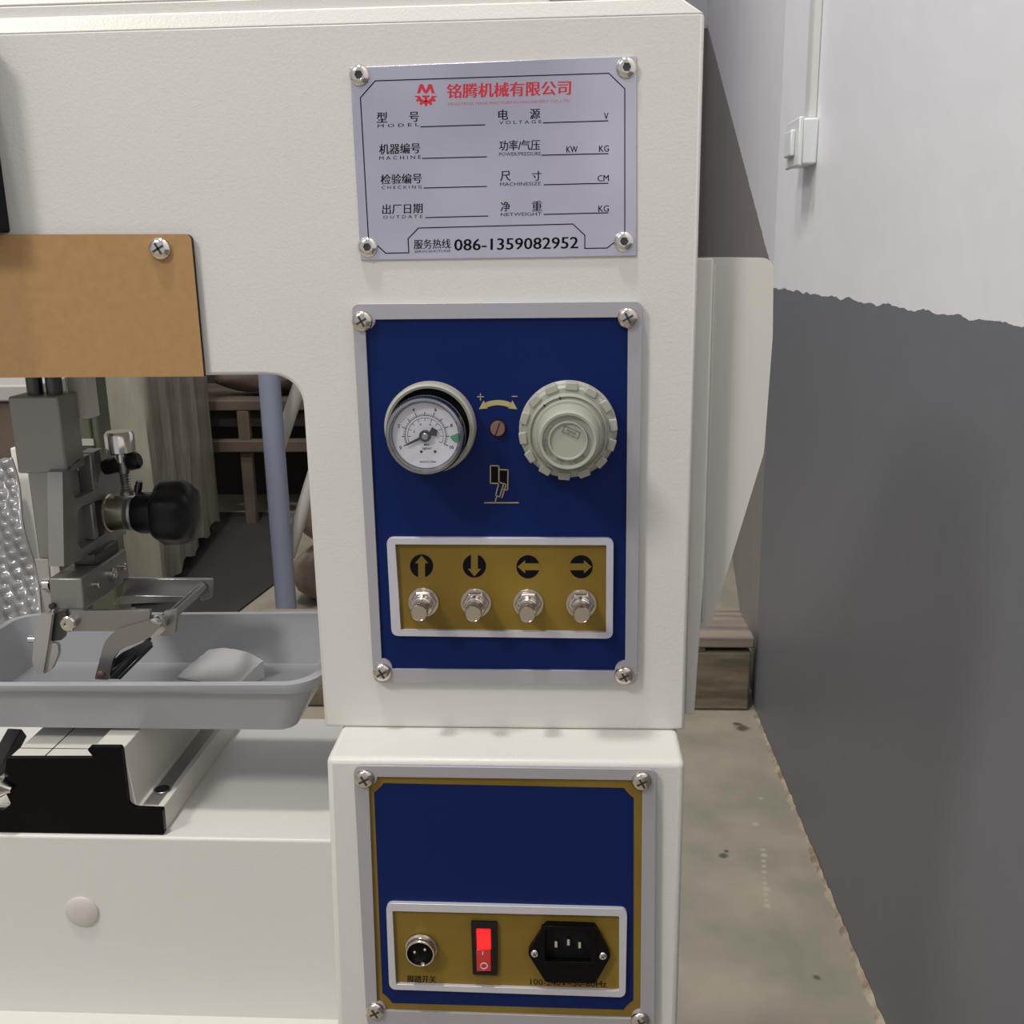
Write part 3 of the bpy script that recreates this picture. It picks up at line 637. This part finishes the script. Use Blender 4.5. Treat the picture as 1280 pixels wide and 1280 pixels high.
# vertical lock screw above the collar
v0 = at(159, 622, Y=.12)
vz = lambda v: at(156, v, Y=.12).z-v0.z
ls = MB(); r_ = sK
ls.lathe(v0, (0, 0, 1), [(8*r_, 0), (8*r_, vz(614)), (6*r_, vz(612))]+[(r2*r_, vz(612-i*1.6)) for i in range(13) for r2 in ((6.5,) if i % 2 else (5.2,))]+[(7*r_, vz(590)), (7*r_, vz(571))], 20)
ls.build('lock_screw', 'steel', ram)
MB().lathe(v0+Vector((-.001, 0, vz(566))), (0, 0, 1), [(15*r_, 0), (17.5*r_, .001), (17.5*r_, vz(543)-vz(566)), (15*r_, vz(539)-vz(566))], 28).build('lock_screw_head', 'chrome', ram)
MB().lathe(v0+Vector((-.001, 0, vz(577))), (0, 0, 1), [(8*r_, 0), (8*r_, vz(564)-vz(577))], 20).build('lock_screw_neck', 'chrome', ram)
mb = MB(); mb.lathe(v0+Vector((-.011, .0, vz(583))), (1, 0, .25), [(9*r_, -.004), (10*r_, 0), (10*r_, .008), (8*r_, .009)], 20); mb.lathe(v0+Vector((.004, .0, vz(578))), (1, 0, .25), [(10*r_, 0), (11*r_, .001), (11*r_, .007), (8*r_, .009)], 20); mb.build('rubber_roller', 'black_plastic', ram)
MB().box((v0.x-.008, v0.y-.006, v0.z-.0005), (v0.x+.008, v0.y+.006, v0.z+.003)).build('clamp_plate', 'chrome', ram, .0006)
mb = MB(); mb.lathe(v0+Vector((.0065, .004, .003)), (.3, 0, 1), [(4.5*r_, 0), (5*r_, .004), (4*r_, .009)], 16); mb.build('clamp_stud', 'steel_dark', ram)
# tool holder block
TB = .055
x0 = at(63, 745, Y=TB).x; x1 = at(104, 745, Y=TB).x; zb_ = at(80, 763, Y=TB).z; zt2 = at(80, 723, Y=TB).z
th = MB().box((x0, TB, zb_), (x1, TB+.075, zt2)).build('tool_holder', 'alu_cast', mach, .0012)
MB().box((x0+.004, TB+.03, zt2), (x1-.003, TB+.07, zlo+.001)).build('holder_neck', 'steel_dark', th, .001)
for u, v, R_ in ((119, 731, 4.5), (138, 718, 9), (152, 708, 5)):
    p = at(u, v, X=x1); MB().lathe(p, (1, 0, 0), [(R_*.00055, 0), (R_*.00055, .003), (R_*.0004, .0036), (R_*.00025, .0036), (R_*.00025, .002)], 16).build('socket_bolt', 'chrome', th)
p = at(60, 733, Y=TB); MB().lathe(p+Vector((-.0005, .005, 0)), (-1, 0, 0), [(.0045, 0), (.0045, .0045), (.003, .006)], 20).build('side_bolt', 'chrome', th)
def plate_(name, pts, Y, d, m='steel', par=th, bev=.0006): return poly(name, pts, Y, d, m, par, bevel=bev)
plate_('front_link', rnd([(66, 764), (188, 763), (186, 778), (160, 789), (100, 789), (72, 790)], [0, 3, 4, 6, 0, 0]), .05, .004)
plate_('rear_link', [(154, 723), (262, 724), (262, 745), (154, 752)], .11, .004)
plate_('rear_link_flange', [(150, 744), (238, 745), (238, 752), (140, 756)], .095, .02)
plate_('fork_end', rnd([(253, 724), (266, 724), (264, 748), (250, 752)], 3), .105, .003)
plate_('fork_end', rnd([(203, 765), (222, 762), (218, 795), (200, 795)], 3), .06, .004)
mb = MB(); mb.tube([at(197, 783, Y=.052), at(222, 762, Y=.075), at(254, 733, Y=.105)], .0038, 14); mb.build('link_rod', 'steel', th)
mb = MB(); mb.lathe(at(196, 781, Y=.052), (.3, -1, 0), [(.0062, -.006), (.0066, 0), (.0062, .003), (.003, .0036)], 24); mb.build('pivot_pin', 'chrome', th)
plate_('pressing_arm', rnd([(184, 776), (202, 782), (186, 798), (150, 812), (141, 824), (136, 850), (118, 849), (131, 800), (146, 787)], [3, 4, 6, 8, 3, 3, 3, 10, 6]), .046, .004)
mb = MB()
mb.prism(px([(134, 849), (140, 826), (152, 816), (186, 800), (190, 806), (150, 849)], .056), (0, .002, 0))
for (a, b) in (((140, 846), (188, 797)), ((148, 848), (190, 806)), ((132, 848), (178, 806))): mb.bar(at(*a, Y=.048), at(*b, Y=.062), .003, .0025)
mb.build('guide_finger', 'steel_dark', th, .0004)
mb = MB(); mb.lathe(at(126, 843, Y=.0455), (0, -1, 0), [(.0028, -.001), (.0028, .0012), (.0015, .0018)], 16); mb.build('arm_screw', 'copper_end', th)
plate_('pick_jaw', rnd([(49, 768), (65, 769), (60, 805), (54, 840), (46, 844), (40, 828), (42, 800)], [2, 2, 2, 3, 4, 6, 2]), .042, .004, 'pale_paint')
plate_('pick_jaw', rnd([(61, 804), (72, 805), (73, 818), (64, 838), (54, 843), (56, 830)], [2, 4, 4, 4, 3, 1]), .044, .004, 'pale_paint')
plate_('jaw_bracket', rnd([(66, 768), (82, 763), (84, 780), (78, 800), (63, 802)], 3), .047, .005, 'steel_dark')
plate_('blade_strip', [(43, 699), (60, 699), (66, 760), (58, 772)], .06, .002, 'pale_paint')
mb = MB(); mb.lathe(at(88, 778, Y=.0495), (0, -1, 0), [(.0058, -.001), (.0058, .004), (.0048, .0048), (.0028, .0048), (.0028, .003)], 20); mb.build('socket_bolt', 'chrome', th)
mb = MB(); mb.lathe(at(39, 799, Y=.046), (-1, 0, 0), [(.003, -.004), (.003, .001), (.002, .002)], 16); mb.build('jaw_screw', 'chrome', th)
mb = MB(); mb.lathe(at(66, 757, Y=.054), (0, -1, 0), [(.0022, -.001), (.0022, .002)], 12); mb.build('jaw_screw', 'steel_dark', th)

# ---- dovetail cross-slide on the deck
prof = rnd([(205.5, 1044), (203, 1012), (168, 1010.5), (160, 1006), (152, 936), (149, 934), (112, 934), (109, 937), (118, 948), (8, 948), (4, 985), (14, 1005), (4, 1013), (-70, 1013), (-72, 1044)], [4, 2, 3, 3, 3, 0, 0, 2, 2, 2, 3, 3, 3, 2, 2], 3)
sbody = MB(); bp = [at(u, v, Y=.003) for u, v in prof]
dz = ZD-bp[-1].z
for p in bp: p.z = max(p.z, ZD+.0002)
ep = MB(); ep.prism(bp, (0, .004, 0)); ep = ep.build('slide_end_plate', 'black_gloss', mach, .0005)
def zx(u, v): q = at(u, v, Y=.003); return (q.x, q.z)
ztop = .5726; zrec = .5645; zfl = .5275; xf = -.1567; xbk = -.1765
rail = [(xf-.0015, ZD+.0002), (xf-.0015, zfl-.001), (xbk, zfl-.001), (xbk-.0042, ztop-.001), (-.2020, ztop-.001), (-.1995, zrec-.001), (-.262, zrec-.001), (-.262, zfl), (-.30, zfl), (-.30, ZD+.0002)]
MB().prism([(x, .007, z) for x, z in rail], (0, .172, 0)).build('cross_slide', 'white_smooth', mach, .0006)
mb = MB(); mb.box((xbk+.003, .010, zfl-.001), (xf-.006, .172, zfl-.0004)); mb.build('slide_recess', 'alu_cast', mach, .0002)
hp = at(203, 986, Z=zfl); MB().lathe((hp.x, hp.y, zfl-.0006), (0, 0, 1), [(.0060, 0), (.0063, .0006), (.0058, .0009), (.0050, .0004)], 24, 0).build('bolt_hole_rim', 'steel', mach)
MB().lathe((hp.x, hp.y, zfl+.0001), (0, 0, 1), [(.0050, 0), (.0049, .0003)], 20).build('bolt_hole', 'black_matte', mach)
mb = MB(); mb.box((-.262, .02, zrec-.001), (-.204, .0206, zrec-.0008)); mb.box((-.238, .009, zrec-.001), (-.2374, .17, zrec-.0007)); mb.build('slide_joint', 'ink_black', mach)
mb = MB(); mb.lathe(at(4, 985, Y=0), (1, 0, -.2), [(.004, -.02), (.006, -.006), (.0065, 0), (.003, .004), (.0022, .006)], 20); mb.build('lock_lever', 'chrome', mach)
MB().bar(at(-25, 1000, Y=.03), at(22, 915, Y=.08), .012, .01).build('slide_stop_bar', 'steel_dark', mach, .001)

# ================================================================== THINGS ON THE MACHINE
# ---- plastic tray
zr = .6105; zbm = .5742
tx0, tx1, tyf, tyb = -.335, -.0475, .019, .166
def ring(x0, x1, y0, y1, z, r, n=6):
    out = []
    for cx, cy, a0 in ((x1-r, y0+r, -90), (x1-r, y1-r, 0), (x0+r, y1-r, 90), (x0+r, y0+r, 180)):
        for k in range(n+1): t = math.radians(a0+90*k/n); out.append(Vector((cx+r*math.cos(t), cy+r*math.sin(t), z)))
    return out
tray_r = [ring(tx0+.022, tx1-.022, tyf+.012, tyb-.02, zbm, .012), ring(tx0+.006, tx1-.006, tyf+.0045, tyb-.006, zr-.005, .02), ring(tx0+.001, tx1-.001, tyf+.001, tyb-.001, zr-.0045, .022),
          ring(tx0, tx1, tyf, tyb, zr-.004, .022), ring(tx0, tx1, tyf, tyb, zr, .022), ring(tx0+.0065, tx1-.0065, tyf+.0055, tyb-.0065, zr+.0005, .018), ring(tx0+.008, tx1-.008, tyf+.007, tyb-.008, zr-.003, .017),
          ring(tx0+.0235, tx1-.0235, tyf+.0135, tyb-.0215, zbm+.002, .011)]
mb = MB(); n = len(tray_r[0]); vs = [p for r in tray_r for p in r]
for r in (3, 4, 5):      # the rim sags a little along its front
    for i in range(n):
        p = vs[r*n+i]
        if p.x > -.12: p.z += (p.x+.12)*.05
fs = [tuple(range(n))[::-1], tuple((len(tray_r)-1)*n+i for i in range(n))]
for k in range(len(tray_r)-1):
    for i in range(n): j = (i+1) % n; fs.append((k*n+i, k*n+j, (k+1)*n+j, (k+1)*n+i))
mb.add(vs, fs); tray = mb.build('plastic_tray', 'tray', origin=(-.19, .09, zbm), smooth=50)
tag(tray, 'shallow pale grey plastic tray lying on the cross slide under the ram', 'tray')
# ---- crumpled paper bag in the tray
pts = []; zf = zbm+.0024
g0 = at(222, 848, Z=zf); g1 = at(262, 810, Z=zf+.012); g2 = at(330, 836, Z=zf+.008); g3 = at(300, 858, Z=zf)
N = 10; vs = []; fs = []
for i in range(N+1):
    for j in range(N+1):
        a, b = i/N, j/N; p = (g0*(1-a)+g3*a)*(1-b)+(g1*(1-a)+g2*a)*b
        p.z = zf+.001+.013*(b**.8)*(.75+.5*math.sin(2.6*a))+random.uniform(0, .0012); vs.append(p)
top = len(vs); vs += [Vector((p.x, p.y, zf)) for p in vs[:top]]
for i in range(N):
    for j in range(N):
        q = [i*(N+1)+j, (i+1)*(N+1)+j, (i+1)*(N+1)+j+1, i*(N+1)+j+1]; fs.append(tuple(q)); fs.append(tuple(k+top for k in reversed(q)))
edge = [(i, 0) for i in range(N)]+[(N, j) for j in range(N)]+[(i, N) for i in range(N, 0, -1)]+[(0, j) for j in range(N, 0, -1)]
ei = [i*(N+1)+j for i, j in edge]
for k in range(len(ei)): a, b = ei[k], ei[(k+1) % len(ei)]; fs.append((a, b, b+top, a+top))
bag = MB().add(vs, fs).build('paper_wrapper', 'paper', origin=(g0+g2)/2, smooth=60)
tag(bag, 'crumpled white paper wrapper lying in the plastic tray', 'wrapper')

# ================================================================== BEHIND THE MACHINE
# ---- timber pallet between the machine and the wall
pal = thing('wooden_pallet', (0, 1.5, 0), 'worn wooden pallet on the floor against the grey wall behind the machine', 'pallet')
MB().box((-.52, 1.29, 0), (WX-.012, 1.37, .126)).build('stringer', 'timber', pal, .006)
MB().box((-.52, 1.40, 0), (WX-.012, 1.45, .126)).build('stringer', 'timber', pal, .006)
for k in range(2):
    y = 1.285+.088*k; MB().box((-.53+random.uniform(-.02, .02), y, .136), (WX-.008-random.uniform(0, .01), y+.08, .158+random.uniform(-.003, .003))).build('plank', 'timber_top', pal, .003)
for x in (-.5, -.1, .3): MB().box((x, 1.292, .126), (x+.09, 1.45, .136)).build('spacer', 'timber', pal)

# ---- painted steel frame: post and two braces
PYY = 1.75
fr = thing('steel_frame', (-.56, PYY, 0), 'blue-grey painted steel post with pale diagonal braces behind the throat', 'frame')
a = at(337, 480, Y=PYY); b = at(358, 760, Y=PYY); d = (b-a)/(b.z-a.z)
w_ = 13.5*mpp(a)
MB().tube([a+d*(0-a.z), a+d*(1.3-a.z)], w_, 20).build('post', 'blue_grey_paint', fr)
MB().lathe(a+d*(0-a.z), (0, 0, 1), [(.06, 0), (.06, .008), (.035, .012)], 24).build('base_plate', 'blue_grey_paint', fr)
a2, b2 = at(388, 440, Y=1.9), at(345, 570, Y=1.82); MB().tube([a2+(a2-b2)*.8, b2+(b2-a2)*.02], .017, 14).build('brace', 'pale_paint', fr)
a2, b2 = at(398, 575, Y=1.83), at(362, 690, Y=1.78); MB().tube([a2+(a2-b2)*.6, b2+(b2-a2)*.05], .017, 14).build('brace', 'pale_paint', fr)

# ---- woven sacks by the post
def sack(c, sx, sy, sz, label):
    vs = []; fs = []; n, k_ = 28, 14
    for k in range(k_+1):
        ph = -math.pi/2+math.pi*k/k_
        for i in range(n):
            th_ = 2*math.pi*i/n; f = 1+.07*math.sin(3*th_+c[2]*40)+.05*math.sin(5*ph+2*th_)
            ce = lambda t: math.copysign(abs(math.cos(t))**.6, math.cos(t)); se = lambda t: math.copysign(abs(math.sin(t))**.6, math.sin(t))
            vs.append(Vector(c)+Vector((sx*ce(ph)*ce(th_)*f, sy*ce(ph)*se(th_)*f, sz*se(ph))))
    for k in range(k_):
        for i in range(n): j = (i+1) % n; fs.append((k*n+i, k*n+j, (k+1)*n+j, (k+1)*n+i))
    o = MB().add(vs, fs).build('woven_sack', 'sack', origin=(c[0], c[1], c[2]-sz), smooth=70); tag(o, label, 'sack', 'sacks beside the steel post')
sack((-.44, 2.02, .075), .17, .14, .075, 'beige woven sack on the floor behind the post, bottom of the stack')
sack((-.43, 2.04, .222), .16, .13, .072, 'beige woven sack lying on top of the bottom sack beside the post')

# ---- low rack with rags against the dark back
bn = thing('work_bench', (-.8, 3.0, 0), 'low dark wooden bench with pale legs in the gloom behind the throat', 'bench')
YB = 2.75
MB().box((-1.5, YB, .40), (-.32, YB+.5, .435)).build('bench_top', 'bench_wood', bn, .004)
MB().box((-1.5, YB+.03, .34), (-.32, YB+.06, .40)).build('apron', 'dark_cloth_and_shade', bn, .003)
MB().box((-1.5, YB+.47, 0), (-.32, YB+.50, .40)).build('shade_back_board', 'dark_cloth_and_shade', bn, .003)  # near-black board added for the darkness under the bench
MB().box((-1.5, YB-.02, .26), (-.32, YB+.03, .30)).build('rail', 'bench_wood', bn, .004)
for x in (-.985, -.38): MB().box((x-.02, YB+.0, 0), (x+.02, YB+.03, .40)).build('leg', 'bench_wood' if x < -.9 else 'bench_wood', bn, .004)
def bundle(c, r, l, label, m='bench_wood'):
    mb = MB(); pts = [(c[0]-l/2+l*k/14, c[1], c[2]) for k in range(15)]; n = 14; vs = []; fs = []
    for k, p in enumerate(pts):
        e = math.sin(math.pi*(k+.6)/15.2)**.4
        for i in range(n): t = 2*math.pi*i/n; f = r*e*(1+.12*math.sin(4*t+k)); vs.append(Vector(p)+Vector((0, f*math.cos(t), .72*f*math.sin(t))))
    for k in range(14):
        for i in range(n): j = (i+1) % n; fs.append((k*n+i, k*n+j, (k+1)*n+j, (k+1)*n+i))
    fs.append(tuple(range(n))[::-1]); fs.append(tuple(14*n+i for i in range(n)))
    o = mb.add(vs, fs).build('cloth_roll', m, origin=(c[0], c[1], c[2]-.72*r), smooth=60); tag(o, label, 'cloth')
bundle((-.86, YB+.14, .435+.0605), .072, .5, 'brown cloth roll lying along the front of the low bench')
bundle((-.8, YB+.32, .435+.0525), .062, .6, 'darker brown cloth roll lying at the back of the low bench', 'dark_cloth_and_shade')
# near-black cabinet added to supply the darkness behind the bench
cb = thing('shade_cabinet', (-.7, 3.6, 0), 'tall near-black cabinet added as darkness behind the low bench', 'cabinet')
MB().box((-2.0, 3.45, 0), (-.35, 3.9, 1.35)).build('body', 'dark_cloth_and_shade', cb, .01)
for k in range(2): MB().box((-1.96+.81*k, 3.43, .05), (-1.2+.81*k, 3.45, 1.30)).build('door', 'dark_cloth_and_shade', cb, .005)  # doors of the added shade cabinet

shade_ = MB(); shade_.prism([at(u, v, Z=.006) for u, v in ((150, 780), (225, 700), (262, 640), (350, 640), (352, 722), (282, 775))], (0, 0, -.0055))  # near-black sheet laid down as painted shade on the floor
tag(shade_.build('floor_shade', 'dark_cloth_and_shade', origin=at(280, 700, Z=.0005), bevel=.001), 'flat near-black sheet standing in for shade on the floor beyond the throat', 'shade')
# ---- neighbouring machine wrapped in film
A_ = at(205, 745, Z=.03); B_ = at(275, 655, Z=.03); ax = (B_-A_); ax.z = 0
C_ = A_+Vector((-.75, -.22, 0)); D_ = B_+Vector((-.75, -.22, 0))
wr = thing('wrapped_machine', ((A_.x+D_.x)/2, (A_.y+D_.y)/2, 0), 'tall olive-grey machine wrapped in creased clear film behind the ram', 'machine')
per = []
for P0, P1, n in ((A_, B_, 26), (B_, D_, 12), (D_, C_, 12), (C_, A_, 26)):
    for k in range(n): per.append(P0.lerp(P1, k/n))
cen = (A_+D_)/2; vs = []; fs = []; NP = len(per); NZ = 16; H_ = 1.05
for z in range(NZ+1):
    for i, p in enumerate(per):
        q = Vector(p); out = (q-Vector((cen.x, cen.y, q.z))).normalized(); q += out*(.007*math.sin(i*1.1)+.005*math.sin(i*2.3+z*.5))*(1-.2*math.sin(z)); q.z = .05+H_*z/NZ+.012*math.sin(i*.9)*(z == 0); vs.append(q)
for z in range(NZ):
    for i in range(NP): j = (i+1) % NP; fs.append((z*NP+i, z*NP+j, (z+1)*NP+j, (z+1)*NP+i))
fs.append(tuple(NZ*NP+i for i in range(NP))); fs.append(tuple(range(NP))[::-1])
MB().add(vs, fs).build('film_wrapped_body', 'wrap_film', wr, smooth=60)
MB().prism([Vector((p.x, p.y, 0)) for p in (A_.lerp(cen, .06), B_.lerp(cen, .06), D_.lerp(cen, .06), C_.lerp(cen, .06))], (0, 0, .055)).build('skid', 'dark_cloth_and_shade', wr)
# ---- greenish storage box seen past the ram
q0, q1 = at(92, 470, Y=1.2), at(120, 575, Y=1.2)
gx = thing('locker', ((q0.x+q1.x)/2, 1.23, 0), 'slim dark green locker with a pale label card standing behind the ram', 'locker')
MB().box((q0.x-.02, 1.2, 0), (q1.x+.01, 1.26, q0.z+.12)).build('body', 'box_green', gx, .006)
MB().box((q0.x-.005, 1.193, q1.z+.02), (q1.x, 1.2, q0.z+.09)).build('door', 'box_green', gx, .003)
p = at(108, 553, Y=1.19); MB().box((p.x-.013, 1.190, p.z-.006), (p.x+.013, 1.193, p.z+.006)).build('label_card', 'pale_paint', gx)
# ---- bubble wrap sheet and white board at the left
def Lq(u, v, Y): return at(u, v, Y=Y)
BY = .75
bw = MB(); a0, a1, a2, a3 = Lq(-60, 590, BY), Lq(16, 572, BY), Lq(60, 790, BY-.1), Lq(-30, 830, BY-.1)
def quad(a, b): return (a0*(1-a)+a1*a)*(1-b)+(a3*(1-a)+a2*a)*b
nrm = (a1-a0).cross(a3-a0).normalized()
if nrm.y > 0: nrm = -nrm
vs = []; fs = []; NA, NB_ = 24, 72
for j in range(NB_+1):
    for i in range(NA+1):
        p = quad(i/NA, j/NB_); bub = max(0, math.sin(i*math.pi/2+(j//4 % 2)*math.pi/2)*math.sin(j*math.pi/4))**.7 if True else 0
        vs.append(p+nrm*(.006*bub+.005*math.sin(j*.16)*math.sin(i*.2)))
for j in range(NB_):
    for i in range(NA): q = j*(NA+1)+i; fs.append((q, q+1, q+NA+2, q+NA+1))
o = bw.add(vs, fs).build('bubble_wrap', 'bubble', origin=a3, smooth=70)
so = o.modifiers.new('sol', 'SOLIDIFY'); so.thickness = .004
tag(o, 'silvery bubble wrap sheet hanging at the far left behind the ram', 'packing')
fb = MB(); fb.prism([Lq(12, 560, BY+.05), Lq(38, 560, BY+.05), Lq(82, 800, BY-.04), Lq(50, 800, BY-.04)], (0, .02, 0)); o = fb.build('foam_board', 'foam', origin=Lq(50, 800, BY), bevel=.002)
tag(o, 'narrow white foam board standing between the bubble wrap and the ram', 'board')
# pale packing table that carries both
zt_b = min(a2.z, a3.z, Lq(50, 800, BY-.04).z)
pk = thing('packing_table', (-.9, .8, 0), 'low grey packing table under the bubble wrap at the far left', 'table')
MB().box((-1.3, .5, zt_b-.04), (a2.x+.012, .82, zt_b-.004)).build('table_top', 'dark_cloth_and_shade', pk, .003)
for x in (-1.25, a2.x-.02):
    for y in (.54, .78): MB().box((x-.02, y-.02, 0), (x+.02, y+.02, zt_b-.04)).build('leg', 'pale_paint', pk, .002)
# cartons behind
cw = thing('cardboard_carton', (-1.15, 1.5, 0), 'grey-brown carton stack top seen left of the ram', 'carton')
q = at(34, 560, Y=1.3); q2 = at(10, 500, Y=1.3)
MB().box((-1.7, 1.3, 0), (q.x+.02, 1.5, q2.z)).build('body', 'bench_wood', cw, .005)
MB().box((-1.71, 1.29, q2.z-.002), (q.x+.03, 1.51, q2.z+.03)).build('lid', 'pale_paint', cw, .004)
